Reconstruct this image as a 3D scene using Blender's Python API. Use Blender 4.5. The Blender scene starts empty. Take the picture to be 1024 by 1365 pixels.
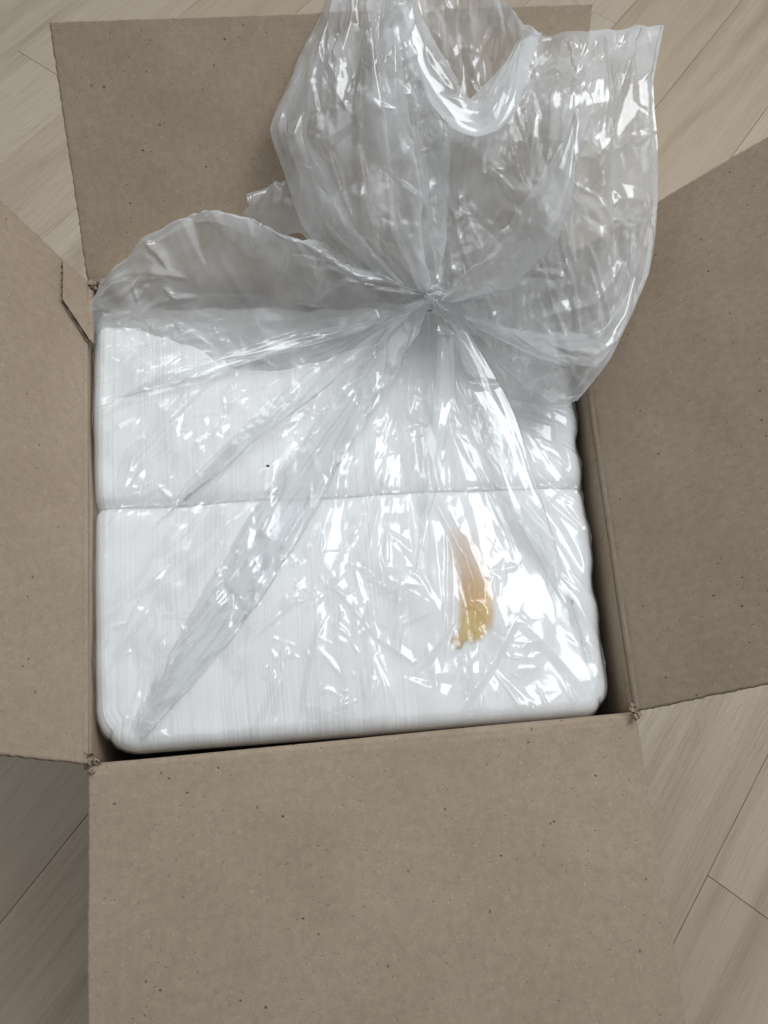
import bpy, bmesh, math, random
import numpy as np
from mathutils import Matrix, Vector

scn = bpy.context.scene
C = scn.collection

# ------------------------------------------------------------------ camera
RIM = 0.33                       # height of the box rim above the floor
CAM = np.array([0.03, -0.24, 0.90])
FPX = 1000.0                     # focal length in photo pixels (1024 x 1365)
PITCH, ROLL = math.radians(20.6), math.radians(6.5)
_r = np.array([1, 0, 0.]); _u = np.array([0, math.cos(PITCH), math.sin(PITCH)])
FW = np.array([0, math.sin(PITCH), -math.cos(PITCH)])
RI = math.cos(ROLL) * _r + math.sin(ROLL) * _u
UP = -math.sin(ROLL) * _r + math.cos(ROLL) * _u
cam = bpy.data.cameras.new('camera'); camo = bpy.data.objects.new('camera', cam); C.objects.link(camo)
cam.sensor_fit = 'VERTICAL'; cam.sensor_height = 24.0; cam.sensor_width = 18.0
cam.lens = 24.0 * FPX / 1365.0
cam.clip_start = 0.01; cam.clip_end = 60
M = Matrix.Identity(4)
for i in range(3):
    M[i][0] = RI[i]; M[i][1] = UP[i]; M[i][2] = -FW[i]; M[i][3] = CAM[i]
camo.matrix_world = M
scn.camera = camo

# ------------------------------------------------------------------ light
world = bpy.data.worlds.new('World'); scn.world = world; world.use_nodes = True
bg = world.node_tree.nodes['Background']
bg.inputs[0].default_value = (0.93, 0.97, 1.0, 1); bg.inputs[1].default_value = 0.13

def area(name, loc, target, sx, sy, watt, col):
    l = bpy.data.lights.new(name, 'AREA'); l.shape = 'RECTANGLE'; l.size = sx; l.size_y = sy
    l.energy = watt; l.color = col
    o = bpy.data.objects.new(name, l); C.objects.link(o)
    o.location = loc
    o.rotation_euler = (Vector(target) - Vector(loc)).to_track_quat('-Z', 'Y').to_euler()
    return o
area('window_light', (1.0, 0.95, 2.3), (0, 0, 0.3), 1.3, 1.3, 37, (0.93, 0.97, 1.0))
area('added_glint_light', (-1.1, 1.5, 1.75), (0, 0, 0.3), 0.4, 0.9, 6, (0.93, 0.97, 1.0))  # added small bright lamp for glints on the film, not a known window

area('added_overhead_fill', (0.2, 0.3, 2.7), (0.2, 0.3, 0), 2.8, 2.8, 20, (0.95, 0.98, 1.0))  # broad fill added overhead so level surfaces get more light, no known fixture

scn.view_settings.view_transform = 'Standard'; scn.view_settings.look = 'None'
scn.view_settings.exposure = 0.0; scn.view_settings.gamma = 1.0
scn.render.engine = 'CYCLES'
scn.cycles.use_denoising = True
scn.cycles.transparent_max_bounces = 28
scn.cycles.max_bounces = 6

# ------------------------------------------------------------------ helpers
def ray(px, py):
    return (px - 512) / FPX * RI - (py - 682.5) / FPX * UP + FW
def P(px, py, z):
    """world point where the photo pixel's ray meets the level z above the rim"""
    d = ray(px, py); k = (RIM + z - CAM[2]) / d[2]
    return CAM + d * k
Z = np.array([0, 0, 1.])
def unit(v): return v / np.linalg.norm(v)

class Noise:
    """smooth value noise on a wrapped lattice"""
    def __init__(s, seed, n=64):
        s.n = n; s.t = np.random.RandomState(seed).uniform(-1, 1, (n, n))
    def __call__(s, x, y):
        x = np.asarray(x, float); y = np.asarray(y, float)
        i = np.floor(x).astype(int); j = np.floor(y).astype(int)
        fx = x - i; fy = y - j
        fx = fx * fx * fx * (fx * (fx * 6 - 15) + 10); fy = fy * fy * fy * (fy * (fy * 6 - 15) + 10)
        n = s.n; t = s.t
        a = t[i % n, j % n]; b = t[(i + 1) % n, j % n]; c = t[i % n, (j + 1) % n]; d = t[(i + 1) % n, (j + 1) % n]
        return (a * (1 - fx) + b * fx) * (1 - fy) + (c * (1 - fx) + d * fx) * fy
def sstep(a, b, x):
    t = np.clip((x - a) / (b - a), 0, 1); return t * t * (3 - 2 * t)

def crumple(u, v, scale, seed, n=6, narrow=0.0, lo=-0.1, hi=0.5):
    """straight sharp creases in random directions that start and end: facets of crumpled film"""
    r = np.random.RandomState(seed); h = np.zeros_like(u)
    w1, w2 = Noise(seed + 1), Noise(seed + 2)
    wu = u + 0.16 * scale * w1(u / scale / 1.7, v / scale / 1.7); wv = v + 0.16 * scale * w2(u / scale / 1.7, v / scale / 1.7)
    for i in range(n):
        a = r.uniform(0, math.pi); f = r.uniform(.55, 1.5) / scale; ph = r.uniform(0, 9)
        x = (wu * math.cos(a) + wv * math.sin(a)) * f + ph
        d = np.abs(x - np.round(x))                 # 0 on the crease, .5 between
        t = np.clip(1 - d / (0.5 - 0.38 * narrow), 0, 1)
        m = sstep(lo, hi, Noise(seed + 10 + i)(u / scale / 2.3 + 5 * i, v / scale / 2.3))
        h += (t - .5 * (1 - narrow)) * m * r.choice([-1, 1], p=[.35, .65]) / (f * scale)
    return h / math.sqrt(n)

def creases(u, v, n, seed, length=(.015, .05), width=(.003, .008), height=(.0008, .0025), ang=None, spread=.5, accept=None):
    """n single creases, each a sharp tent with one steep side, tapering out at both ends"""
    r = np.random.RandomState(seed); h = np.zeros_like(u); uf, vf = u.ravel(), v.ravel(); k = 0; tries = 0
    while k < n and tries < n * 20:
        tries += 1
        i = r.randint(len(uf)); 
        if accept is not None and r.uniform() > accept.ravel()[i]: continue
        k += 1
        cu, cv = uf[i], vf[i]
        a = (r.uniform(0, math.pi) if ang is None else ang.ravel()[i] + r.normal() * spread)
        L = r.uniform(*length); w1 = r.uniform(*width); w2 = w1 * r.uniform(.25, 1); H = r.uniform(*height)
        bx = (np.abs(u - cu) < L) & (np.abs(v - cv) < L)
        x = (u[bx] - cu) * math.cos(a) + (v[bx] - cv) * math.sin(a); y = -(u[bx] - cu) * math.sin(a) + (v[bx] - cv) * math.cos(a)
        y = y + r.normal() * .12 * x * x / L
        e = np.clip(1 - np.abs(x) / (L * .5), 0, 1)
        w = np.where(y > 0, w1, w2) * (.35 + .65 * e)
        h[bx] += H * np.clip(1 - np.abs(y) / w, 0, 1) * np.minimum(1, e * 2.2)
    return h
def pyramids(u, v, n, seed, size=(.003, .010), slope=(.25, .65), accept=None):
    """n flat-sided dents: the small triangular facets that flash on crumpled film"""
    r = np.random.RandomState(seed); h = np.zeros_like(u); uf, vf = u.ravel(), v.ravel(); k = 0; tries = 0
    while k < n and tries < n * 20:
        tries += 1
        i = r.randint(len(uf))
        if accept is not None and r.uniform() > accept.ravel()[i]: continue
        k += 1
        S = r.uniform(*size); bx = (np.abs(u - uf[i]) < 3 * S) & (np.abs(v - vf[i]) < 3 * S)
        x, y = u[bx] - uf[i], v[bx] - vf[i]; a0 = r.uniform(0, 6.28); m = np.full(x.shape, 1e9)
        for q in range(3):
            a = a0 + q * 2.094 + r.uniform(-.5, .5); rr = S * r.uniform(.25, 1.1)
            m = np.minimum(m, (rr - (x * math.cos(a) + y * math.sin(a))) * r.uniform(*slope))
        h[bx] += r.choice([-1, 1]) * np.clip(m, 0, None)
    return h

def link(o, parent=None):
    C.objects.link(o)
    if parent: o.parent = parent
    return o
def mesh_obj(name, verts, faces, mat, parent=None, smooth=True):
    me = bpy.data.meshes.new(name)
    verts = np.asarray(verts, dtype=np.float32)
    if isinstance(faces, np.ndarray):
        k = faces.shape[1]; nf = len(faces)
        me.vertices.add(len(verts)); me.vertices.foreach_set('co', verts.ravel())
        me.loops.add(nf * k); me.loops.foreach_set('vertex_index', faces.astype(np.int32).ravel())
        me.polygons.add(nf); me.polygons.foreach_set('loop_start', np.arange(0, nf * k, k, dtype=np.int32))
        me.update(calc_edges=True); me.validate()
    else:
        me.from_pydata([tuple(map(float, v)) for v in verts], [], faces)
    if smooth: me.shade_smooth()
    me.materials.append(mat)
    return link(bpy.data.objects.new(name, me), parent)
def grid_faces(nr, nc, off=0, flip=False):
    i, j = np.meshgrid(np.arange(nr - 1), np.arange(nc - 1), indexing='ij')
    a = (i * nc + j).ravel() + off
    f = np.stack([a, a + 1, a + nc + 1, a + nc], 1)
    return f[:, ::-1] if flip else f
def solid_grid(top, bot):
    """closed sheet between two vertex grids"""
    nr, nc = top.shape[:2]; n = nr * nc
    F = [grid_faces(nr, nc), grid_faces(nr, nc, n, True)]
    ring = [(0, j) for j in range(nc)] + [(i, nc - 1) for i in range(1, nr)] + [(nr - 1, j) for j in range(nc - 2, -1, -1)] + [(i, 0) for i in range(nr - 2, 0, -1)]
    ids = np.array([i * nc + j for i, j in ring]); nx = np.roll(ids, -1)
    F.append(np.stack([nx, ids, ids + n, nx + n], 1))
    return np.concatenate([top.reshape(-1, 3), bot.reshape(-1, 3)]), np.concatenate(F)
def normals(g):
    du = np.gradient(g, axis=1); dv = np.gradient(g, axis=0)
    n = np.cross(du, dv); return n / (np.linalg.norm(n, axis=2, keepdims=True) + 1e-12)
def catmull(c, m, axis=0):
    """resample control rows to m rows"""
    c = np.moveaxis(np.asarray(c, float), axis, 0); n = len(c)
    x = np.linspace(0, n - 1, m); i = np.minimum(x.astype(int), n - 2); t = (x - i).reshape((-1,) + (1,) * (c.ndim - 1))
    e = np.concatenate([[2 * c[0] - c[1]], c, [2 * c[-1] - c[-2]]])
    p0, p1, p2, p3 = e[i], e[i + 1], e[i + 2], e[i + 3]
    r = .5 * (2 * p1 + (p2 - p0) * t + (2 * p0 - 5 * p1 + 4 * p2 - p3) * t ** 2 + (3 * p1 - p0 - 3 * p2 + p3) * t ** 3)
    return np.moveaxis(r, 0, axis)
def linear(c, m, axis=0):
    c = np.moveaxis(np.asarray(c, float), axis, 0); n = len(c)
    x = np.linspace(0, n - 1, m); i = np.minimum(x.astype(int), n - 2); t = (x - i).reshape((-1,) + (1,) * (c.ndim - 1))
    return np.moveaxis(c[i] * (1 - t) + c[i + 1] * t, 0, axis)
def empty(name, loc, label, cat, group=None):
    o = bpy.data.objects.new(name, None); C.objects.link(o); o.location = loc; o.empty_display_size = .05
    o['label'] = label; o['category'] = cat
    if group: o['group'] = group
    return o
def part(name, verts, faces, mat, root, smooth=True):
    """verts are world positions; the part keeps them under its thing"""
    o = mesh_obj(name, np.asarray(verts) - np.array(origin(root)), faces, mat, root, smooth)
    return o
def origin(o):
    p = np.zeros(3)
    while o: p = p + np.array(o.location); o = o.parent
    return p

# ------------------------------------------------------------------ materials
def new_mat(name):
    m = bpy.data.materials.new(name); m.use_nodes = True; nt = m.node_tree
    for n in list(nt.nodes): nt.nodes.remove(n)
    out = nt.nodes.new('ShaderNodeOutputMaterial')
    return m, nt, out
class G:
    def __init__(s, nt): s.nt = nt
    def n(s, t, ins={}, **kw):
        nd = s.nt.nodes.new(t)
        for k, v in kw.items(): setattr(nd, k, v)
        for k, v in ins.items():
            if hasattr(v, 'is_output') or isinstance(v, bpy.types.NodeSocket): s.nt.links.new(v, nd.inputs[k])
            else: nd.inputs[k].default_value = v
        return nd
    def math(s, op, a, b=0.0, clamp=False):
        nd = s.n('ShaderNodeMath', {0: a, 1: b}, operation=op); nd.use_clamp = clamp; return nd.outputs[0]
    def mix(s, f, a, b, blend='MIX'):
        nd = s.nt.nodes.new('ShaderNodeMix'); nd.data_type = 'RGBA'; nd.blend_type = blend
        for k, v in ((0, f), (6, a), (7, b)):
            if isinstance(v, bpy.types.NodeSocket): s.nt.links.new(v, nd.inputs[k])
            else: nd.inputs[k].default_value = v
        return nd.outputs[2]
    def ramp(s, f, stops):
        nd = s.nt.nodes.new('ShaderNodeValToRGB'); s.nt.links.new(f, nd.inputs[0])
        el = nd.color_ramp.elements
        while len(el) < len(stops): el.new(.5)
        for e, (p, c) in zip(el, stops):
            e.position = p; e.color = c if len(c) == 4 else (*c, 1)
        return nd.outputs[0]
    def scale(s, vec, sc, rot=(0, 0, 0), loc=(0, 0, 0)):
        nd = s.n('ShaderNodeMapping', {0: vec, 1: loc, 2: rot, 3: sc}); return nd.outputs[0]

def cardboard_mat():
    m, nt, out = new_mat('kraft_cardboard'); g = G(nt)
    tc = g.n('ShaderNodeNewGeometry').outputs['Position']
    big = g.n('ShaderNodeTexNoise', {0: tc, 'Scale': 14.0, 'Detail': 3.0}).outputs[0]
    mid = g.n('ShaderNodeTexNoise', {0: tc, 'Scale': 160.0, 'Detail': 4.0, 'Roughness': .65}).outputs[0]
    fine = g.n('ShaderNodeTexNoise', {0: tc, 'Scale': 900.0, 'Detail': 2.0}).outputs[0]
    c = g.ramp(big, [(.3, (.340, .266, .195)), (.7, (.368, .291, .217))])
    c2 = g.ramp(mid, [(.3, (.90, .895, .89)), (.7, (1.075, 1.075, 1.075))])
    c = g.mix(1.0, c, c2, 'MULTIPLY')
    c3 = g.ramp(fine, [(.25, (.89, .89, .89)), (.75, (1.09, 1.09, 1.09))])
    c = g.mix(1.0, c, c3, 'MULTIPLY')
    # fibre specks: stretched cells in three directions, some dark, some pale
    for k, (rot, sc, thr, col) in enumerate([
            ((.3, .2, .5), (150, 330, 240), .13, (.085, .055, .04)), ((.9, .7, 2.0), (330, 130, 200), .11, (.62, .53, .43)),
            ((.1, 1.1, 1.1), (420, 210, 300), .16, (.16, .10, .07)), ((1.3, .4, 2.7), (220, 480, 330), .15, (.58, .48, .38)),
            ((.5, .2, .1), (60, 90, 75), .07, (.07, .045, .035)), ((.2, .9, 1.9), (75, 55, 60), .065, (.16, .075, .05))]):
        v = g.scale(tc, sc, rot, (k * 3.1, k * 1.7, k * .9))
        vo = g.n('ShaderNodeTexVoronoi', {0: v, 'Scale': 1.0, 'Randomness': 1.0})
        keep = g.math('GREATER_THAN', g.n('ShaderNodeSeparateColor', {0: vo.outputs['Color']}).outputs[0], (.78, .80, .88, .80, .62, .62)[k])
        f = g.math('LESS_THAN', vo.outputs['Distance'], thr)
        f = g.math('MULTIPLY', f, keep); f = g.math('MULTIPLY', f, (.6, .5, .45, .5, .8, .7)[k])
        c = g.mix(f, c, (*col, 1))
    h = g.math('ADD', g.math('MULTIPLY', mid, .5), g.math('MULTIPLY', fine, .35))
    b = g.n('ShaderNodeBump', {'Height': h, 'Strength': .25, 'Distance': .0005})
    p = g.n('ShaderNodeBsdfPrincipled', {'Base Color': c, 'Roughness': .78, 'Normal': b.outputs[0], 'Specular IOR Level': .3})
    nt.links.new(p.outputs[0], out.inputs[0]); return m

def napkin_mat():
    m, nt, out = new_mat('white_tissue'); g = G(nt)
    tc = g.n('ShaderNodeNewGeometry').outputs['Position']
    a = g.n('ShaderNodeTexNoise', {0: g.scale(tc, (900, 30, 60), (0, 0, -.22)), 'Scale': 1.0, 'Detail': 3.0}).outputs[0]
    f = g.n('ShaderNodeTexNoise', {0: tc, 'Scale': 700.0, 'Detail': 2.0}).outputs[0]
    c = g.ramp(a, [(.25, (.79, .795, .795)), (.6, (.83, .83, .83))])
    b = g.n('ShaderNodeBump', {'Height': f, 'Strength': .25, 'Distance': .0006})
    p = g.n('ShaderNodeBsdfPrincipled', {'Base Color': c, 'Roughness': .92, 'Normal': b.outputs[0], 'Specular IOR Level': .1})
    nt.links.new(p.outputs[0], out.inputs[0]); return m

def film_mat(name, haze, gloss=1.0, rough=.13):
    """thin milky polythene: mostly see-through, a little white scatter, glossy on both faces"""
    m, nt, out = new_mat(name); g = G(nt)
    geo = g.n('ShaderNodeNewGeometry'); tc = geo.outputs['Position']
    n1 = g.n('ShaderNodeTexNoise', {0: tc, 'Scale': 120.0, 'Detail': 3.0}).outputs[0]
    b = g.n('ShaderNodeBump', {'Height': n1, 'Strength': .12, 'Distance': .0012})
    big = g.n('ShaderNodeTexNoise', {0: tc, 'Scale': 22.0, 'Detail': 3.0}).outputs[0]
    hz = g.math('MULTIPLY', g.math('MAXIMUM', g.math('SUBTRACT', g.math('MULTIPLY', big, 2.6), .3), .25), haze)
    # a slanting ray crosses more film
    cosv = g.math('ABSOLUTE', g.n('ShaderNodeVectorMath', {0: b.outputs[0], 1: geo.outputs['Incoming']}, operation='DOT_PRODUCT').outputs['Value'])
    lw = g.math('SUBTRACT', 1.0, cosv, True)
    slant = g.math('ADD', g.math('MULTIPLY', g.math('POWER', lw, 3.0), 1.6), 1.0)
    hz = g.math('MULTIPLY', hz, slant, True)
    tr = g.n('ShaderNodeBsdfTransparent', {0: (.985, .988, .99, 1)})
    di = g.n('ShaderNodeBsdfDiffuse', {0: (.935, .945, .95, 1), 'Normal': b.outputs[0]})
    tl = g.n('ShaderNodeBsdfTranslucent', {0: (.935, .945, .95, 1), 'Normal': b.outputs[0]})
    sc = g.n('ShaderNodeMixShader', {0: .5, 1: di.outputs[0], 2: tl.outputs[0]})
    body = g.n('ShaderNodeMixShader', {0: hz, 1: tr.outputs[0], 2: sc.outputs[0]})
    fr = g.math('ADD', g.math('MULTIPLY', g.math('POWER', lw, 5.0), .96), .04)     # same from either side of a thin film
    # both faces of the film reflect
    fr2 = g.math('MULTIPLY', fr, 1.6 * gloss, True)
    gl = g.n('ShaderNodeBsdfGlossy', {0: (1, 1, 1, 1), 'Roughness': rough, 'Normal': b.outputs[0]})
    s = g.n('ShaderNodeMixShader', {0: fr2, 1: body.outputs[0], 2: gl.outputs[0]})
    nt.links.new(s.outputs[0], out.inputs[0]); return m

def plank_mat():
    """pale oak; each plank object gives its own tint and grain offset"""
    m, nt, out = new_mat('pale_oak'); g = G(nt)
    tc = g.n('ShaderNodeTexCoord').outputs['Object']
    oi = g.n('ShaderNodeObjectInfo').outputs['Random']
    off = g.n('ShaderNodeCombineXYZ', {0: g.math('MULTIPLY', oi, 37.0), 1: g.math('MULTIPLY', oi, 91.0), 2: oi}).outputs[0]
    v = g.n('ShaderNodeVectorMath', {0: tc, 1: off}, operation='ADD').outputs[0]
    warp = g.n('ShaderNodeTexNoise', {0: g.scale(v, (9, 2.2, 1)), 'Scale': 1.0, 'Detail': 2.0})
    wv = g.n('ShaderNodeVectorMath', {0: v, 1: g.n('ShaderNodeVectorMath', {0: warp.outputs[1], 1: (.09, .05, 0)}, operation='MULTIPLY').outputs[0]}, operation='ADD').outputs[0]
    ring = g.n('ShaderNodeTexNoise', {0: g.scale(wv, (26, 1.5, 1)), 'Scale': 1.0, 'Detail': 4.0, 'Roughness': .5}).outputs[0]
    pore = g.n('ShaderNodeTexNoise', {0: g.scale(v, (420, 16, 1)), 'Scale': 1.0, 'Detail': 3.0}).outputs[0]
    fine = g.n('ShaderNodeTexNoise', {0: g.scale(v, (150, 5, 1)), 'Scale': 1.0, 'Detail': 3.0}).outputs[0]
    c = g.ramp(ring, [(.3, (.40, .318, .232)), (.5, (.49, .40, .303)), (.72, (.515, .428, .332))])
    c = g.mix(.2, c, g.ramp(fine, [(.3, (.80, .78, .75)), (.65, (1.08, 1.08, 1.08))]), 'MULTIPLY')
    c = g.mix(.22, c, g.ramp(pore, [(.34, (.72, .68, .62)), (.46, (1, 1, 1))]), 'MULTIPLY')
    tint = g.ramp(oi, [(0, (.90, .88, .86)), (.35, (1.0, 1.0, 1.0)), (.7, (.95, .97, 1.0)), (1, (1.03, 1.0, .95))])
    c = g.mix(1.0, c, tint, 'MULTIPLY')
    hh = g.math('ADD', g.ramp(pore, [(.36, (0, 0, 0)), (.5, (1, 1, 1))]), g.math('MULTIPLY', fine, .5))
    b = g.n('ShaderNodeBump', {'Height': hh, 'Strength': .4, 'Distance': .0007})
    p = g.n('ShaderNodeBsdfPrincipled', {'Base Color': c, 'Roughness': .38, 'Normal': b.outputs[0], 'Specular IOR Level': .4})
    nt.links.new(p.outputs[0], out.inputs[0]); return m

def plain_mat(name, col, rough=.8):
    m, nt, out = new_mat(name); g = G(nt)
    tc = g.n('ShaderNodeNewGeometry').outputs['Position']
    f = g.n('ShaderNodeTexNoise', {0: tc, 'Scale': 400.0, 'Detail': 2.0}).outputs[0]
    c = g.ramp(f, [(.3, tuple(x * .8 for x in col)), (.7, tuple(x * 1.15 for x in col))])
    p = g.n('ShaderNodeBsdfPrincipled', {'Base Color': c, 'Roughness': rough})
    nt.links.new(p.outputs[0], out.inputs[0]); return m

def stain_mat():
    m, nt, out = new_mat('amber_stain'); g = G(nt)
    at = g.n('ShaderNodeAttribute', attribute_name='stain')
    sep = g.n('ShaderNodeSeparateColor', {0: at.outputs['Color']})
    c = g.ramp(sep.outputs[1], [(0, (.42, .25, .07)), (.13, (.58, .39, .11)), (.3, (.72, .50, .13)), (.5, (.70, .42, .10)), (.7, (.72, .46, .22)), (1, (.78, .60, .48))])
    tr = g.n('ShaderNodeBsdfTransparent')
    p = g.n('ShaderNodeBsdfPrincipled', {'Base Color': c, 'Roughness': .6})
    s = g.n('ShaderNodeMixShader', {0: sep.outputs[0], 1: tr.outputs[0], 2: p.outputs[0]})
    nt.links.new(s.outputs[0], out.inputs[0]); return m

KRAFT = cardboard_mat(); TISSUE = napkin_mat(); OAK = plank_mat()
FILM = film_mat('polythene_film', .40, 1.0, .12); FILM_COVER = film_mat('polythene_film_cover', .13, 0.9, .16); 
FILM_PLEAT = film_mat('polythene_film_pleat', .25, 1.0, .13); FILM_BACK = film_mat('polythene_film_slack', .5, 1.0, .12)
FILM_THIN = film_mat('polythene_film_thin', .13, 1.0, .12)
DARK = plain_mat('floor_underlay', (.05, .04, .03)); STAIN = stain_mat(); SPECK = plain_mat('dark_grit', (.05, .035, .025))

# ------------------------------------------------------------------ floor
FY = math.radians(29.6)
FN = np.array([math.cos(FY), -math.sin(FY), 0]); FT = np.array([math.sin(FY), math.cos(FY), 0])
fh = CAM[2]
under = mesh_obj('subfloor', [(-3, -3, -.012), (3, -3, -.012), (3, 3, -.012), (-3, 3, -.012)], [(0, 1, 2, 3)], DARK, None, False)
under['kind'] = 'structure'; under['label'] = 'dark base under the pale oak planks'
floor = bpy.data.objects.new('floor', None); C.objects.link(floor); floor['kind'] = 'structure'; floor['label'] = 'pale oak plank floor under the cardboard box'
def fpt(px, py): return P(px, py, -RIM)
# long seams read off the photograph, in the floor's own two directions
SEAM = np.mean([fpt(963, 1128) @ FN]); 
nl = [fpt(*a) @ FN for a in ((40, 177), (85, 301), (27, 43), (939, 80), (847, 16), (963, 1128), (861, 963), (60, 1229))]
kk = np.array([-9, -8, -10, -4, -5, 0, -1, -4.])
s0 = float(SEAM); wpl = float((kk @ (np.array(nl) - s0)) / (kk @ kk))
PLANK_W = float(wpl); PLANK_L = 1.22
def plank_mesh(w, l):
    bm = bmesh.new(); bmesh.ops.create_cube(bm, size=1.0)
    for v in bm.verts: v.co = (v.co.x * (w - .0004), v.co.y * (l - .0004), v.co.z * .01 - .005)
    ed = [e for e in bm.edges if all(v.co.z > -.001 for v in e.verts)]
    bmesh.ops.bevel(bm, geom=ed, offset=.0006, segments=1, affect='EDGES')
    me = bpy.data.meshes.new('plank'); bm.to_mesh(me); bm.free(); me.materials.append(OAK); return me
pm = plank_mesh(PLANK_W, PLANK_L)
# where one short end seam is seen in a row, that row starts there
ends = {}
for (px, py), row in (((39, 77), -10), ((802, 21), -6), ((985, 1197), 0)):
    r = round((fpt(px, py) @ FN - s0) / PLANK_W - .5); ends[r] = float(fpt(px, py) @ FT)
_r1 = round((fpt(1000, 930) @ FN - s0) / PLANK_W - .5); ends.setdefault(_r1, float(fpt(1000, 930) @ FT) - .62)
rng = random.Random(4)
for r in range(-20, 15):
    e = ends.get(r, float(fpt(480, 700) @ FT) + rng.uniform(-.12, .12))
    for k in range(-4, 5):
        y0 = e + k * PLANK_L
        if y0 > 3.0 or y0 + PLANK_L < -2.2: continue
        c = FN * (s0 + (r + .5) * PLANK_W) + FT * (y0 + PLANK_L / 2)
        o = bpy.data.objects.new('plank', pm); link(o, floor)
        o.location = (c[0], c[1], 0); o.rotation_euler = (0, 0, -FY)

# ------------------------------------------------------------------ cardboard box
R_BL, R_BR, R_TR, R_TL = P(118, 1018, 0), P(847, 948, 0), P(757, 340, 0), P(117, 378, 0)
mid = (R_BL + R_BR + R_TR + R_TL) / 4
box = empty('cardboard_box', (mid[0], mid[1], 0), 'open brown corrugated cardboard box with four spread flaps', 'box')
TH = .0038
def wall(A, B, name='wall'):
    u = unit(B - A); out = unit(np.cross(u, Z))
    if out @ (A - mid) < 0: out = -out
    n1, n2 = 60, 50
    s = np.linspace(0, 1, n1)[None, :, None]; t = np.linspace(0, 1, n2)[:, None, None]
    ext = u * TH
    base = (A) * (1 - s) + (B) * s
    g = base + (-Z) * (.004 + t * (RIM - .0045))
    nz = Noise(int(abs(A[0]) * 900) + 3)
    lx = (s * np.linalg.norm(B - A))[..., 0] + 0 * t[..., 0]; ly = t[..., 0] * RIM + 0 * s[..., 0]
    bul = .0012 * nz(lx * 14, ly * 14)
    inner = g + out * (bul + .0004)[..., None]
    o2 = inner + out * TH
    o2[:, 0] -= ext * 0.9; o2[:, -1] += ext * 0.9
    v, f = solid_grid(inner, o2)
    return part(name, v, f, KRAFT, box)
for A, B in ((R_BL, R_BR), (R_BR, R_TR), (R_TR, R_TL), (R_TL, R_BL)): wall(A, B)
bt = np.array([[R_BL, R_BR], [R_TL, R_TR]]); bt = catmull(catmull(bt, 4, 0), 4, 1); bt[..., 2] = .006
bb = bt.copy(); bb[..., 2] = .0015
part('base', *solid_grid(bt, bb), KRAFT, box)

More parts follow.
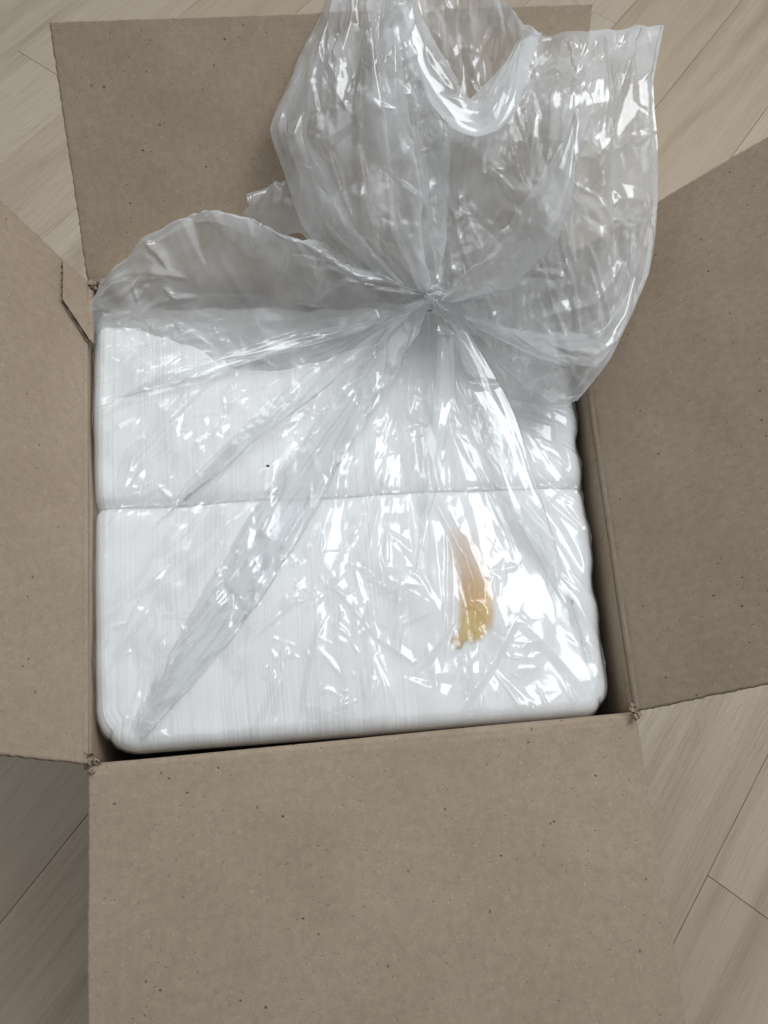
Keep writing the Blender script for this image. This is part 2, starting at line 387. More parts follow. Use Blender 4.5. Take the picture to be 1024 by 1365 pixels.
def flap(A, B, elev, pa, pb, length, seed, notch=None, name='flap', depth0=0.0, sag=0.0, urange=None, lmax=None):
    """one flap hinged on A-B, raised elev degrees; pa/pb: a pixel on each side edge"""
    W = np.linalg.norm(B - A); u = unit(B - A); out = unit(np.cross(u, Z))
    if out @ (A - mid) < 0: out = -out
    e = math.radians(elev); w = math.cos(e) * out + math.sin(e) * Z; nn = -math.sin(e) * out + math.cos(e) * Z
    def on_plane(px):
        d = ray(*px); k = ((A - CAM) @ nn) / (d @ nn); v = CAM + d * k - A; return v @ u, v @ w
    ka = (lambda q: q[0] / q[1])(on_plane(pa)); kb = (lambda q: (q[0] - W) / q[1])(on_plane(pb))
    rho = .006; turn = math.pi / 2 - e; T = rho * math.tan(turn / 2)
    def path(l):     # l = 0 at the ideal fold; returns out, up, normal(out, up)
        l = np.asarray(l); arc = rho * turn; l0 = -T; x = l + T    # distance from the arc's start
        a = np.clip(x / max(arc, 1e-6), 0, 1) * turn               # turned angle from straight up
        ox = rho * (1 - np.cos(a)); oz = -T + rho * np.sin(a)
        st = np.maximum(x - arc, 0)
        ox = ox + st * np.sin(turn); oz = oz + st * np.cos(turn)
        st2 = np.minimum(x, 0); oz = oz + st2
        return ox, oz, -np.cos(a), np.sin(a)
    nu, nv = 230, 190
    U0, U1 = (0.0, 1.0) if urange is None else urange
    s = np.linspace(U0, U1, nu)
    Ls = np.full(nu, -.0); 
    nzE = Noise(seed)
    Lend = (lmax or length) + .0003 * nzE(s * 170, s * 0)
    if notch is not None:
        d1, ua, ub = notch         # length, end of the straight part, end of the slant (metres from B end)
        q = (1 - s) * W
        Lend = np.where(q < ua, d1, d1 * (1 - (q - ua) / (ub - ua)) + .002 * (q - ua) / (ub - ua)) + .0004 * nzE(s * 300, s * 0)
    tt = np.concatenate([np.linspace(0, .12, 26)[:-1], np.linspace(.12, 1, nv - 25)])
    start = np.where(Ls > 0, Ls, -T)
    l = start[None, :] + (Lend - start)[None, :] * tt[:, None]
    lat = s[None, :] * W + np.clip(l, 0, None) * (ka * (1 - s) + kb * s)[None, :]
    # ragged cut sides
    rag = .00012 * nzE(l * 60, l * 0 + 3) + .00042 * nzE(l * 420, l * 0 + 9)
    wgt = np.zeros(nu); wgt[0] = 1; wgt[1] = .0; wgt[-1] = 1; wgt[-2] = .0
    lat = lat + rag * wgt[None, :]
    nz = Noise(seed + 5)
    warp = .0022 * nz(lat * 7, l * 7) + .0007 * nz(lat * 25 + 7, l * 25) + 0.00005 * np.sin(lat / .0072 * 2 * math.pi)
    warp = warp * sstep(.0, .05, l) - sag * (np.clip(l, 0, None) / length) ** 2
    crease = -.0007 * np.exp(-((l - .003) / .0016) ** 2) * (0.6 + .4 * nz(lat * 90, l * 0))
    def surf(dep):
        ox, oz, no, nu_ = path(l)
        off = warp + crease - dep
        return (A + u * lat[..., None]) + out * (ox + no * off)[..., None] + Z * (oz + nu_ * off)[..., None]
    t1 = .00045
    top, top2, bot2, bot = surf(depth0), surf(depth0 + t1), surf(depth0 + TH - t1), surf(depth0 + TH)
    v1, f1 = solid_grid(top, top2); v2, f2 = solid_grid(bot2, bot)
    o = part(name, np.concatenate([v1, v2]), np.concatenate([f1, f2 + len(v1)]), KRAFT, box)
    # the fluting seen in the cut edges
    nf = int(W * (U1 - U0) / .0072) * 8
    sf = np.linspace(U0, U1, nf); idx = (sf - U0) / (U1 - U0) * (nu - 1); i0 = np.minimum(idx.astype(int), nu - 2); fr = (idx - i0)[None, :, None]
    rows = list(range(0, len(tt), 6)); rows[-1] = len(tt) - 1
    def rs(gx): gx = gx[rows]; return gx[:, i0] * (1 - fr) + gx[:, i0 + 1] * fr
    wv = (.5 + .48 * np.sin(sf * W / .0072 * 2 * math.pi))[None, :, None]
    fl = rs(top2) * (1 - wv) + rs(bot2) * wv
    c0 = fl.mean(axis=(0, 1)); fl = fl + (c0 - fl) * .004
    fo = part('fluting', fl.reshape(-1, 3), grid_faces(*fl.shape[:2]), KRAFT, box); fo.parent = o
    return o, on_plane
flap(R_BL, R_BR, -3, (115, 1365), (917, 1365), .212, 21, sag=.006)
flap(R_BR, R_TR, 47, (1024, 912), (1024, 185), .205, 33)
flap(R_TR, R_TL, 43, (790, 12), (62, 8), .200, 45)
# left flap: a slit leaves a tongue at its back end
e = math.radians(61)
_u = unit(R_BL - R_TL); _o = unit(np.cross(_u, Z)); _o = -_o if _o @ (R_TL - mid) < 0 else _o
_w = math.cos(e) * _o + math.sin(e) * Z; _n = -math.sin(e) * _o + math.cos(e) * Z
def lp(px, py):
    d = ray(px, py); v = CAM + d * (((R_TL - CAM) @ _n) / (d @ _n)) - R_TL; return v @ _u, v @ _w
n1, n2, n3 = lp(78, 345), lp(80, 412), lp(113, 450)
WL = np.linalg.norm(R_BL - R_TL)
flap(R_BL, R_TL, 61, (0, 1005), (0, 270), .205, 57)
flap(R_BL, R_TL, 61, (0, 1005), (0, 270), .205, 63, name='torn_tongue', depth0=-TH - .0012, urange=(1 - (n3[0] + .004) / WL, 1 - .004 / WL),
     notch=((n1[1] + n2[1]) / 2, n2[0], n3[0] + .004))

def torn_bit(pos, seed, size=.008):
    """frayed paper and fluting where a corner tore"""
    r = np.random.RandomState(seed); V = []; F = []
    for k in range(7):
        n = 14; t = np.linspace(0, 1, n)
        d = unit(r.normal(size=3)); d[2] = abs(d[2]) * .5; a = unit(np.cross(d, r.normal(size=3)))
        c = pos + r.normal(size=3) * size * .25
        th = t * r.uniform(1.5, 4) + r.uniform(0, 6)
        rad = size * r.uniform(.25, .5) * (1 + .3 * r.normal(size=n))
        b = np.cross(d, a)
        line = c + (np.cos(th) * rad)[:, None] * a + (np.sin(th) * rad)[:, None] * b
        wid = size * r.uniform(.3, .7)
        o = len(V)
        for i in range(n):
            j = r.normal(size=3) * size * .05
            V.append(line[i] - d * wid * .5 + j); V.append(line[i] + d * wid * .5 + r.normal(size=3) * size * .08)
        for i in range(n - 1): F.append((o + 2 * i, o + 2 * i + 1, o + 2 * i + 3, o + 2 * i + 2))
    part('torn_corner', np.array(V), F, KRAFT, box)
torn_bit(P(121, 1013, .001), 1, .0085); torn_bit(P(848, 950, .002), 2, .0075); torn_bit(P(121, 380, .003), 3, .007); torn_bit(R_TR + Z * .001, 4, .007)

# ------------------------------------------------------------------ napkin stacks
Q = [P(123, 1007, -.010), P(822, 951, -.018), P(748, 386, -.016), P(120, 391, -.003)]   # BL BR TR TL of the contents' top
def bil(s, t):
    s = s[..., None]; t = t[..., None]
    return (Q[0] * (1 - s) + Q[1] * s) * (1 - t) + (Q[3] * (1 - s) + Q[2] * s) * t
QW = .5 * (np.linalg.norm(Q[1] - Q[0]) + np.linalg.norm(Q[2] - Q[3])); QD = .5 * (np.linalg.norm(Q[3] - Q[0]) + np.linalg.norm(Q[2] - Q[1]))
def st_of(p):      # photo pixel -> (s, t) on the contents
    w = P(p[0], p[1], -.012); s, t = .5, .5
    for _ in range(20):
        c = bil(np.array(s), np.array(t)); ds = (bil(np.array(s + .01), np.array(t)) - c) / .01; dt = (bil(np.array(s), np.array(t + .01)) - c) / .01
        A_ = np.array([[ds[0], dt[0]], [ds[1], dt[1]]]); x = np.linalg.solve(A_, (w - c)[:2]); s += x[0]; t += x[1]
    return s, t
TG = np.mean([st_of((125, 668))[1], st_of((548, 659))[1], st_of((765, 651))[1]])      # groove between the stacks
nB = Noise(301); nB2 = Noise(302)
def round_drop(d, r): 
    x = np.clip(r - d, 0, r); return r - np.sqrt(np.maximum(r * r - x * x, 0))
def soft_corners(s, t):
    a, b = s * QW, t * QD
    for fx, fy, r in ((0, 0, .034), (1, 0, .024), (1, 1, .02), (0, 1, .02)):
        da = (QW - a) if fx else a; db = (QD - b) if fy else b
        x = np.clip(r - da, 0, r); y = np.clip(r - db, 0, r); k = np.maximum(x, y) / (np.hypot(x, y) + 1e-9)
        both = (x > 0) & (y > 0); k = np.where(both, k, 1)
        na, nb = r - x * k, r - y * k
        a = np.where(both, (QW - na) if fx else na, a); b = np.where(both, (QD - nb) if fy else nb, b)
    return a / QW, b / QD
def lump(s, t): return .0022 * nB(s * QW * 16, t * QD * 16) + .001 * nB2(s * QW * 45, t * QD * 45)
def outline(s, t):
    """sideways bulge of the stacks' right face"""
    return (-.001 + .0045 * nB(t * QD * 17 + 11.3, t * 0 + 2.4) + .0028 * nB2(t * QD * 47, t * 0 + .3)) * sstep(.55, 1, s)
def contents_z(s, t, groove=1.0):
    dl, dr = s * QW, (1 - s) * QW
    df, db = t * QD, (1 - t) * QD
    z = -round_drop(dl, .012) - round_drop(dr, .016) - round_drop(df, .012) - .33 * round_drop(db, .085)
    g = np.abs(t - TG) * QD
    z = z - groove * (.0035 * np.exp(-(g / .010) ** 2) + .005 * np.exp(-(g / .0035) ** 2)) * (.35 + .65 * np.exp(-(s / .35) ** 2) + .35 * sstep(.6, .9, s))
    mound = .006 * np.sin(np.clip(s, 0, 1) * math.pi) * np.sin(np.clip(t / TG, 0, 1) * math.pi) + .004 * np.sin(np.clip(s, 0, 1) * math.pi) * np.sin(np.clip((t - TG) / (1 - TG), 0, 1) * math.pi)
    return z + lump(s, t) + mound
SPL = st_of((548, 800))[0]
def block(root, name, s0_, s1_, t0_, t1_, seed, edges):
    nu = int((s1_ - s0_) * QW / (.0007 if edges else .0014)); nv = int((t1_ - t0_) * QD / .003)
    s, t = np.meshgrid(np.linspace(s0_, s1_, nu), np.linspace(t0_, t1_, nv))
    g = bil(*soft_corners(s, t))
    x = s * QW + .0014 * Noise(seed)(t * QD * 22, s * 5)
    r = Noise(seed + 1, 512); ft = t * QD
    if edges:
        h = (.00022 * r(x / .0013, ft * 5) + .0002 * r(x / .0007, ft * 9)) * (.5 + .9 * np.abs(Noise(seed + 3)(x * 14, ft * 9))) + .0005 * r(x / .009 + 50, ft * 4)
    else:
        bend = x + .03 * (1 - t) ** 2 * 0 - .02 * np.sin(ft * 14)
        h = .0003 * r(bend / .004, ft * 3) + .0007 * r(bend / .015, ft * 7)
    seam = np.minimum(np.abs(s - s0_), np.abs(s1_ - s)) * QW
    z = contents_z(s, t) + h
    inner = (s0_ > .02, s1_ < .98)
    sd = np.where(inner[0], np.abs(s - s0_) * QW, 1) ; sd = np.minimum(sd, np.where(inner[1], np.abs(s1_ - s) * QW, 1))
    z = z - round_drop(sd, .010) * .12
    ox = outline(s, t)
    oy = (.004 * nB(s * QW * 21 + 3, s * 0 + 7) + .003 * nB2(s * QW * 60, s * 0 + 4)) * sstep(.75, 1, t)
    g = g + Z * z[..., None] + np.array([1, 0, 0]) * ox[..., None] + np.array([0, 1, 0]) * oy[..., None]
    cc = bil(np.array(.5), np.array(.5)); b = cc + (g - cc) * .97; b[..., 2] = .008
    # a few intermediate rings would only show below the rim: straight sides
    v, f = solid_grid(g, b)
    return part(name, v, f, TISSUE, root)
fm = bil(np.array(.5), np.array(TG / 2)); bmid = bil(np.array(.5), np.array((1 + TG) / 2))
front = empty('napkin_stack', (fm[0], fm[1], .008), 'white tissue stack with an amber stain, beside the box\'s flat-lying flap', 'napkins', 'tissue stacks in the box')
back = empty('napkin_stack', (bmid[0], bmid[1], .008), 'unstained white tissue stack under the gathered neck of the bag', 'napkins', 'tissue stacks in the box')
gp = .0002 / QD
block(front, 'sheet_edges', 0, SPL, 0, TG - gp, 71, True); block(front, 'folded_sheets', SPL - .012, 1, 0, TG - gp, 72, False)
block(back, 'sheet_edges', 0, SPL - .01, TG + gp, 1, 73, True); block(back, 'folded_sheets', SPL - .02, 1, TG + gp, 1, 74, False)

# amber stain soaked into the front stack
sp = np.array([(611, 858), (619, 850), (630, 839), (636, 820), (634, 797), (628, 772), (622, 748), (616, 726)], float)
n_, w_ = 90, 70
sx, sy = np.meshgrid(np.linspace(585, 668, w_), np.linspace(690, 880, n_))
ST = np.array([st_of((585, 690)), st_of((668, 690)), st_of((585, 880)), st_of((668, 880))])
fx = (sx - 585) / 83; fy = (sy - 690) / 190
s = (ST[0, 0] * (1 - fx) + ST[1, 0] * fx) * (1 - fy) + (ST[2, 0] * (1 - fx) + ST[3, 0] * fx) * fy
t = (ST[0, 1] * (1 - fx) + ST[1, 1] * fx) * (1 - fy) + (ST[2, 1] * (1 - fx) + ST[3, 1] * fx) * fy
cs = catmull(sp, 60); wd = catmull(np.array([8, 10, 18, 22, 22, 20, 21, 20.])[:, None], 60)[:, 0]; soft = catmull(np.array([6, 7, 9, 12, 16, 20, 24, 26.])[:, None], 60)[:, 0]
dd = np.sqrt((sx[..., None] - cs[:, 0]) ** 2 + (sy[..., None] - cs[:, 1]) ** 2)
dd = dd + 3 * Noise(9)(sx / 9, sy / 9)[..., None]
al = np.max(sstep(0, 1, np.clip((wd + soft * .5 - dd) / (soft * 1.3), 0, 1)) * np.linspace(1.0, .5, 60), axis=2)
halo = .16 * np.exp(-((sx - 608) / 13) ** 2 - ((sy - 790) / 60) ** 2)
al = np.clip(np.maximum(al * .95, halo), 0, 1)
k = np.argmin(dd - wd, axis=2) / 59.0
k = np.clip(k + .05 * Noise(10)(sx / 6, sy / 6), 0, 1); k = np.where(halo > al * .9, 1.0, k)
bend = s * QW - .02 * np.sin(t * QD * 14)
gz = bil(s, t) + Z * (contents_z(s, t) + .0011 + .0009 * Noise(73, 512)(bend / .015, t * QD * 7))[..., None]
so = part('stain', gz.reshape(-1, 3), grid_faces(n_, w_), STAIN, front)
so['label'] = 'amber brown stain soaked into the tissue'
at = so.data.color_attributes.new('stain', 'FLOAT_COLOR', 'POINT')
at.data.foreach_set('color', np.stack([al, k, al * 0, al * 0 + 1], 2).astype(np.float32).ravel())

# ------------------------------------------------------------------ plastic bag
Gp = P(571, 392, .045)
bag = empty('plastic_bag', (Gp[0], Gp[1], RIM), 'clear crumpled plastic bag gathered over the tissue stacks', 'plastic bag')

def film(name, ctrl, step, seed, amps, mat=None, radial=0.0, flow=None, edge_fix=0.0, dens=1300):
    """loft a film through control points (pixel, pixel, height above rim) and crumple it"""
    c = np.array([[P(*q) for q in row] for row in ctrl]) if len(ctrl[0][0]) == 3 and not isinstance(ctrl, np.ndarray) else ctrl
    lu = np.linalg.norm(np.diff(c, axis=1), axis=2).sum(1).max(); lv = np.linalg.norm(np.diff(c, axis=0), axis=2).sum(0).max()
    nu, nv = max(8, int(lu / step)), max(8, int(lv / step))
    g = .45 * catmull(catmull(c, nv, 0), nu, 1) + .55 * linear(linear(c, nv, 0), nu, 1)
    u = np.concatenate([np.zeros((nv, 1)), np.cumsum(np.linalg.norm(np.diff(g, axis=1), axis=2), 1)], 1)
    v = np.concatenate([np.zeros((1, nu)), np.cumsum(np.linalg.norm(np.diff(g, axis=0), axis=2), 0)], 0)
    u = u - u[:, nu // 2][:, None]
    d = np.zeros_like(u)
    for k, (scale, amp, narrow, stretch, lo, hi) in enumerate(amps):
        d += amp * crumple(u, v / stretch, scale, seed + 31 * k, 6, narrow, lo, hi)
    cp = np.linspace(-1, 1, nu)[None, :] + 0 * v
    vn = v / (v.max() + 1e-9)
    if radial: d += radial * np.clip(vn, .05, 1) ** .8 * crumple(cp * .5, vn * .18, .16, seed + 301, 6, .25, -.3, .4)
    clus = sstep(-.1, .7, Noise(seed + 77)(u * 24, v * 24)) ** 1.5 + .04
    ar = u * 0 + math.pi / 2 if flow is None else u * 0 + flow
    n1_ = int(lu * lv * dens)
    d += creases(u, v, n1_, seed + 401, (.02, .08), (.004, .011), (.0010, .0034), ar, .4)
    d += creases(u, v, int(n1_ * .4), seed + 411, (.008, .03), (.0022, .006), (.0007, .0022), ar, .9, clus)
    d += pyramids(u, v, int(n1_ * .45), seed + 421, (.005, .02), (.12, .45), clus)
    if edge_fix:
        e = np.minimum.reduce([u - u.min(1)[:, None], u.max(1)[:, None] - u, v.max(0)[None] - v])
        d = d * (.25 + .75 * sstep(0, edge_fix, e))
    g = g + normals(g) * d[..., None]
    return part(name, g.reshape(-1, 3), grid_faces(nv, nu), mat or FILM, bag)
STD = [(.07, .011, 0, 1.8, -.3, .4), (.03, .004, .25, 2.2, -.1, .5)]
SOFT = [(.07, .009, 0, 2.5, -.3, .4), (.03, .004, .2, 3, 0, .6)]

def lowered(ctrl, dz):
    nr, nc = len(ctrl), len(ctrl[0]); out = []
    for i, row in enumerate(ctrl):
        out.append([(p[0], p[1], p[2] - dz * (i / (nr - 1)) ** .6 * math.sin(math.pi * j / (nc - 1))) for j, p in enumerate(row)])
    return out

# film drawn tight over the stacks
def cover():
    e = .035
    nu, nv = int((QW + 2 * e) / .0009), int((QD + 2 * e) / .0009)
    a, b = np.meshgrid(np.linspace(-e, QW + e, nu), np.linspace(-e, QD + .5 * e, nv))
    s = np.clip(a / QW, 0, 1); t = np.clip(b / QD, 0, 1)
    over = np.maximum(np.maximum(-a, a - QW), np.maximum(-b, b - QD)); over = np.maximum(over, 0)
    g = bil(*soft_corners(s, t)) + np.array([1, 0, 0]) * outline(s, t)[..., None]
    c = bil(np.array(.5), np.array(.5)); outd = g - c; outd[..., 2] = 0
    onedge = (over > 0)
    g = g + (outd / np.linalg.norm(outd, axis=2, keepdims=True)) * (.0012 * sstep(0, .004, over))[..., None]
    x = g[..., 0] - Gp[0]; y = g[..., 1] - Gp[1]
    rad = np.hypot(x, y) + 1e-6; th = np.arctan2(y, x)
    # long folds running out from the neck
    fold = 1.0 * crumple(th * .16, rad / 3.2, .022, 401, 5, .35, -.2, .5)
    fold2 = crumple(th * .16, rad / 2.2, .010, 431, 5, .5, .0, .5)
    amp = .0030 + .006 * np.exp(-(rad / .10) ** 2)
    h = np.maximum(fold, -.2) * amp + fold2 * (.0006 + .0016 * np.exp(-(rad / .12) ** 2))
    h += .0016 * crumple(a, b, .05, 501, 6, .2, .0, .5)
    rd = np.arctan2(y, x)
    clus = sstep(-.1, .7, Noise(77)(a * 24, b * 24)) ** 1.5 + .03
    h += creases(a, b, 110, 601, (.03, .12), (.004, .012), (.0008, .0026), rd, .2)
    h += creases(a, b, 80, 611, (.008, .03), (.0022, .006), (.0006, .0018), rd, .8, clus)
    h += pyramids(a, b, 100, 621, (.004, .015), (.08, .38), clus)
    loc = np.zeros_like(a)
    for px_, r_ in (((480, 800), .034), ((400, 860), .03), ((190, 470), .03), ((320, 450), .025), ((690, 880), .03), ((450, 940), .025), ((330, 760), .022), ((600, 560), .02), ((430, 560), .022), ((250, 860), .025)):
        q_ = st_of(px_); loc = np.maximum(loc, np.exp(-((a - q_[0] * QW) ** 2 + (b - q_[1] * QD) ** 2) / r_ ** 2))
    h += creases(a, b, 130, 651, (.006, .028), (.0018, .005), (.0005, .0015), rd + .4, .9, loc)
    h += pyramids(a, b, 60, 661, (.003, .009), (.08, .35), loc)
    # creases that can be followed in the photograph
    X = np.stack([a, b], -1)
    def mk(pts, height, width, side=0.35):
        nonlocal h
        q = np.array([[st_of(p)[0] * QW, st_of(p)[1] * QD] for p in pts])
        best = np.full(a.shape, 1e9); sg = np.zeros(a.shape); tt = np.zeros(a.shape); L = len(q) - 1
        for i in range(L):
            d = q[i + 1] - q[i]; l2 = d @ d; tp = np.clip(((X - q[i]) @ d) / l2, 0, 1)
            r = X - q[i] - tp[..., None] * d; di = np.hypot(r[..., 0], r[..., 1]); m = di < best
            best = np.where(m, di, best); sg = np.where(m, np.sign(d[0] * r[..., 1] - d[1] * r[..., 0]), sg); tt = np.where(m, (i + tp) / L, tt)
        w = np.where(sg > 0, width, width * side)
        h = h + height * np.clip(1 - best / w, 0, 1) * np.clip(np.sin(np.pi * (.08 + .84 * tt)), 0, 1)
    mk([(579, 672), (600, 715), (632, 782), (632, 800)], .0050, .009)
    mk([(622, 812), (634, 812), (642, 824)], .003, .006)
    mk([(632, 812), (630, 838), (638, 850)], .003, .005)
    mk([(648, 612), (690, 700), (770, 800), (812, 930)], .004, .020, .5)
    mk([(690, 560), (720, 650), (786, 760)], .003, .014)
    mk([(735, 560), (765, 640)], .004, .012)
    mk([(600, 968), (660, 880), (690, 820)], .0045, .016)
    mk([(685, 820), (740, 870), (800, 940)], .004, .02)
    mk([(120, 520), (250, 470), (400, 440)], .004, .016)
    mk([(120, 560), (280, 520), (400, 450)], .003, .012)
    mk([(168, 662), (182, 620), (260, 540), (330, 470)], .003, .010)
    mk([(170, 655), (190, 668), (215, 655), (230, 670)], .0025, .005)
    mk([(215, 740), (300, 630), (420, 500)], .003, .012)
    mk([(120, 830), (230, 770), (320, 690)], .0025, .012)
    mk([(520, 420), (535, 560), (548, 660)], .003, .014)
    mk([(548, 660), (560, 760), (600, 830)], -.003, .014)
    mk([(420, 790), (445, 785), (500, 850), (550, 885), (555, 880)], .002, .007)
    mk([(310, 880), (390, 810), (440, 790)], .002, .009)
    mk([(160, 440), (200, 420), (310, 450)], .003, .010)
    mk([(530, 870), (535, 835), (570, 820)], .0022, .006)
    lift = .052 * np.exp(-(rad / .045) ** 1.5)
    # the film stands clear of the stacks towards the back
    bk = .018 * sstep(.72, 1.0, t) * sstep(-.05, .25, s) * (1 - sstep(.8, 1, s)) 
    z = contents_z(s, t, .35) + .0030 + h * np.clip(1 - over / .03, .3, 1) + lift + bk - over * 1.0 * (b < QD)
    g = g + Z * z[..., None]
    return part('film_cover', g.reshape(-1, 3), grid_faces(nv, nu), FILM_COVER, bag)
cover()

def top_z(p):
    s_, t_ = st_of(p); s_, t_ = np.array(np.clip(s_, 0, 1)), np.array(np.clip(t_, 0, 1))
    return float(bil(s_, t_)[2] + contents_z(s_, t_, .3)) - RIM
# puffed film between the stacks and the back flap
F = [[(112, 470), (190, 448), (320, 505), (430, 490), (520, 445), (575, 412), (660, 470), (752, 450)],
     [(112, 415, .004), (200, 408, .012), (320, 410, .020), (430, 412, .03), (510, 402, .042), (575, 394, .048), (660, 412, .03), (756, 415, .012)],
     [(124, 390, .010), (205, 345, .035), (320, 345, .05), (415, 360, .06), (490, 380, .055), (575, 390, .05), (660, 390, .04), (760, 392, .018)],
     [(134, 368, .010), (252, 284, .060), (335, 294, .075), (410, 328, .080), (465, 358, .065), (575, 387, .05), (660, 374, .045), (764, 374, .018)],
     [(142, 372, -.02), (262, 294, .035), (340, 300, .045), (410, 330, .050), (465, 356, .045), (575, 386, .045), (660, 374, .02), (764, 376, .0)],
     [(150, 400, -.07), (262, 340, -.03), (345, 340, -.03), (420, 350, -.03), (480, 365, 0), (576, 386, .02), (660, 386, -.03), (760, 388, -.05)]]
F[0] = [(p[0], p[1], top_z(p) - .004) for p in F[0]]
film('back_fold', F, .0013, 811, [(.06, .005, .1, 1.2, -.2, .4), (.03, .002, .3, 1.2, -.1, .5)], flow=.3, dens=550, mat=FILM_BACK)
film('back_fold', [[(320, 330, .03), (350, 320, .03), (400, 310, .05), (430, 330, .05)], [(328, 285, .05), (352, 280, .06), (395, 275, .07), (430, 290, .07)], [(338, 268, .06), (360, 246, .07), (395, 238, .08), (430, 240, .08)], [(340, 275, .03), (362, 255, .03), (400, 245, .04), (430, 250, .05)]],
     .0013, 823, STD)

# diagonal pleat lying on the stacks
E0 = [(572, 392), (535, 420), (470, 490), (400, 590), (330, 690), (255, 815), (205, 905), (174, 966)]
E1 = [(577, 398), (560, 440), (530, 500), (470, 590), (410, 700), (326, 830), (246, 925), (194, 986)]
def lerp(a, b, k): return (a[0] + (b[0] - a[0]) * k, a[1] + (b[1] - a[1]) * k)
def pleat(E0, E1, low, seed, dens=500, main=True):
    if not main:      # a shallow fold that runs out to nothing
        n = len(E0); E0, E1 = [lerp(a, b, .5 * (i / (n - 1)) ** 2) for i, (a, b) in enumerate(zip(E0, E1))], [lerp(b, a, .5 * (i / (n - 1)) ** 2) for i, (a, b) in enumerate(zip(E0, E1))]
    ht = [max(top_z(lerp(a, b, .5)) + .003, q) for a, b, q in zip(E0, E1, low)]
    k_ = [1.0] * len(ht) if main else [1 - .9 * (i / (len(ht) - 1)) ** 2 for i in range(len(ht))]
    pl = [[(*lerp(a, b, k), h + dz * q) for k, dz in ((0, .002), (.12, .0038), (.45, .0045), (.8, .005), (1, .0035), (.8, .002), (.3, .0015))] for a, b, h, q in zip(E0, E1, ht, k_)]
    film('pleat', pl, .0011, seed, [(.022, .003, .3, 5, -.2, .4), (.009, .0012, .5, 6, 0, .5)], dens=dens, mat=FILM_PLEAT if main else FILM_THIN)
    if main:
        pl2 = [[(*lerp(a, b, k), h + dz) for k, dz in ((.05, .0), (.35, .0022), (.7, .0025), (.95, .0008))] for a, b, h in zip(E0, E1, ht)]
        film('pleat', pl2, .0014, seed + 10, [(.02, .002, .3, 6, -.2, .4)], dens=500, mat=FILM_PLEAT)
pleat(E0, E1, [.048, .03, .014, .0, -.01, -.01, -.01, -.01], 907, 900)
LO = [.046, .03, .014, .003, -.02, -.02]
pleat([(560, 398), (480, 415), (390, 436), (300, 462), (200, 490), (122, 512)], [(568, 402), (490, 440), (400, 468), (300, 500), (205, 535), (120, 565)], LO, 941, 300, False)
pleat([(562, 400), (490, 440), (400, 500), (320, 560), (250, 620), (195, 690)], [(568, 404), (500, 465), (420, 530), (340, 600), (270, 670), (210, 720)], LO, 953, 300, False)
pleat([(578, 400), (600, 450), (635, 560), (668, 680), (720, 790), (790, 930)], [(584, 398), (625, 440), (690, 550), (735, 670), (775, 770), (814, 905)], LO, 967, 250, False)
pleat([(574, 402), (580, 450), (572, 530), (558, 610), (548, 680), (545, 760)], [(578, 402), (610, 450), (612, 530), (600, 610), (585, 690), (565, 780)], LO, 979, 200, False)

# left side of the bag's mouth, pulled up
LL = [[(452, 354, .050), (500, 372, .050), (545, 384, .048), (570, 389, .046), (577, 389, .046)],
      [(402, 300, .070), (450, 312, .088), (512, 320, .092), (568, 322, .082), (594, 328, .07)],
      [(380, 235, .085), (430, 232, .112), (500, 228, .122), (566, 232, .112), (598, 240, .09)],
      [(360, 173, .100), (420, 160, .134), (490, 150, .152), (560, 150, .142), (600, 178, .12)],
      [(386, 112, .110), (430, 97, .146), (488, 82, .168), (532, 78, .165), (556, 95, .15)],
      [(420, 42, .120), (450, 32, .156), (488, 22, .180), (522, 16, .18), (548, 28, .165)],
      [(447, -40, .130), (470, -50, .160), (495, -55, .185), (522, -55, .185), (548, -45, .17)]]
film('mouth_panel', LL, .0012, 1003, STD, radial=.022, edge_fix=.02)
film('mouth_panel', lowered(LL, .05), .0014, 1021, STD, radial=.022, edge_fix=.02)
# inner fold of the left panel
film('mouth_panel', [[(548, 384, .045), (566, 386, .046), (577, 389, .046)], [(556, 320, .085), (585, 318, .08), (602, 318, .065)], [(556, 240, .11), (580, 235, .105), (600, 238, .085)], [(550, 180, .125), (575, 175, .13), (600, 180, .11)], [(545, 120, .13), (560, 120, .14), (575, 140, .12)]],
     .0013, 1043, SOFT)

def fold_strip(E0, E1, zs, seed):
    n = len(E0); k_ = [max(0, (i - n + 3) / 2.1) ** 1.5 for i in range(n)]
    E0, E1, zs = [lerp(a, b, .5 * k) for a, b, k in zip(E0, E1, k_)], [lerp(b, a, .5 * k) for a, b, k in zip(E0, E1, k_)], [z - .010 * k for z, k in zip(zs, k_)]
    film('mouth_fold', [[(*lerp(a, b, k), z + dz) for k, dz in ((0, .004), (.3, .009), (.75, .010), (1, .006), (.7, .002))] for a, b, z in zip(E0, E1, zs)],
         .0012, seed, [(.03, .003, .2, 4, -.2, .4)], dens=500)
fold_strip([(560, 386), (520, 300), (492, 220), (478, 150), (500, 50), (508, -50)], [(574, 386), (566, 300), (556, 220), (545, 150), (540, 60), (540, -50)], [.048, .09, .118, .146, .172, .18], 1061)
fold_strip([(500, 368), (432, 300), (398, 230), (376, 180), (410, 100)], [(540, 380), (470, 300), (440, 230), (415, 180), (436, 110)], [.05, .082, .1, .115, .13], 1067)
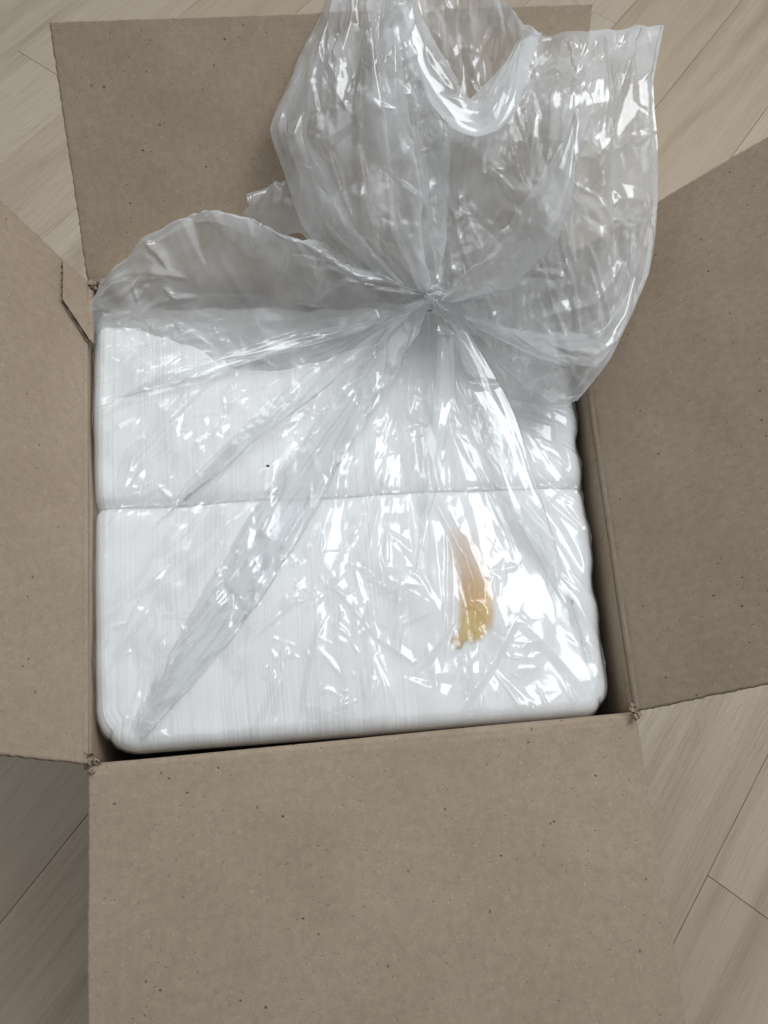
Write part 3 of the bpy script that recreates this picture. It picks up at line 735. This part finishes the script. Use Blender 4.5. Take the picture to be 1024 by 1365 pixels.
# right side of the mouth with its square corner
RR = [[(584, 402, .040), (636, 446, .026), (690, 505, .020), (740, 540, .024), (770, 534, .03)],
      [(582, 376, .052), (645, 394, .055), (715, 432, .055), (782, 470, .058), (814, 478, .05)],
      [(574, 325, .062), (645, 330, .080), (730, 350, .094), (812, 366, .088), (864, 366, .07)],
      [(566, 255, .078), (645, 260, .105), (740, 266, .126), (815, 270, .116), (877, 268, .09)],
      [(575, 185, .100), (655, 188, .128), (750, 186, .150), (815, 190, .140), (877, 190, .11)],
      [(640, 122, .122), (700, 118, .146), (764, 112, .164), (822, 112, .154), (871, 112, .125)],
      [(700, 52, .140), (738, 44, .155), (784, 41, .164), (838, 37, .154), (886, 33, .13)]]
film('mouth_panel', RR, .0012, 1103, STD, radial=.022, edge_fix=.02)
film('mouth_panel', lowered(RR, .055), .0014, 1121, STD, radial=.022, edge_fix=.02)
fold_strip([(586, 400), (640, 345), (690, 280), (728, 210), (752, 130)], [(600, 404), (690, 375), (745, 320), (775, 250), (790, 160)], [.045, .085, .12, .143, .16], 1141)
fold_strip([(610, 415), (700, 440), (770, 440), (815, 400), (838, 330)], [(640, 440), (720, 480), (795, 490), (842, 430), (868, 350)], [.03, .045, .058, .066, .078], 1151)
# far wall of the mouth, seen inside the drooping edge
IN = [[(600, 186, .09), (615, 194, .088), (640, 194, .088), (655, 184, .09)],
      [(560, 120, .115), (602, 124, .11), (656, 122, .11), (700, 108, .12)],
      [(530, 40, .15), (590, 30, .145), (652, 22, .145), (724, 50, .15)],
      [(525, -30, .175), (590, -40, .17), (648, -18, .165), (702, 20, .16)]]
film('mouth_panel', IN, .0011, 1203, [(.05, .010, .1, 2.2, -.3, .4), (.02, .004, .3, 2.2, -.2, .4)], radial=.012, dens=2500)
# drooping rolled edge
U = [(522, 10), (534, 55), (548, 95), (573, 138), (604, 172), (634, 183), (664, 174), (690, 145), (702, 112), (712, 72), (722, 44)]
UI = [(545, 0), (566, 42), (582, 76), (602, 108), (620, 136), (637, 147), (653, 138), (665, 116), (676, 92), (690, 62), (710, 40)]
uz = [.175, .165, .158, .150, .145, .143, .145, .15, .152, .15, .145]
ub = [[(*lerp(a, b, k), z + dz) for k, dz in ((.6, -.007), (.1, -.004), (0, .0), (.35, .003), (.8, .003), (1.05, -.001), (1.2, -.005))] for a, b, z in zip(U, UI, uz)]
film('hem', ub, .0011, 1301, [(.03, .0022, .2, 2, -.2, .4)], dens=500)

# ------------------------------------------------------------------ dirt
def speck(px, py, z, size, seed, label):
    bm = bmesh.new(); bmesh.ops.create_icosphere(bm, subdivisions=2, radius=size)
    r = random.Random(seed)
    for v in bm.verts: v.co = Vector((v.co.x * 1.3, v.co.y, v.co.z * .6)) * r.uniform(.7, 1.25)
    me = bpy.data.meshes.new('dirt_speck'); bm.to_mesh(me); bm.free(); me.materials.append(SPECK)
    o = link(bpy.data.objects.new('dirt_speck', me)); p = P(px, py, z); o.location = p
    o['label'] = label; o['category'] = 'dirt'
speck(357, 621, .0065, .0011, 1, 'small dark dirt speck on the film over the unstained stack')
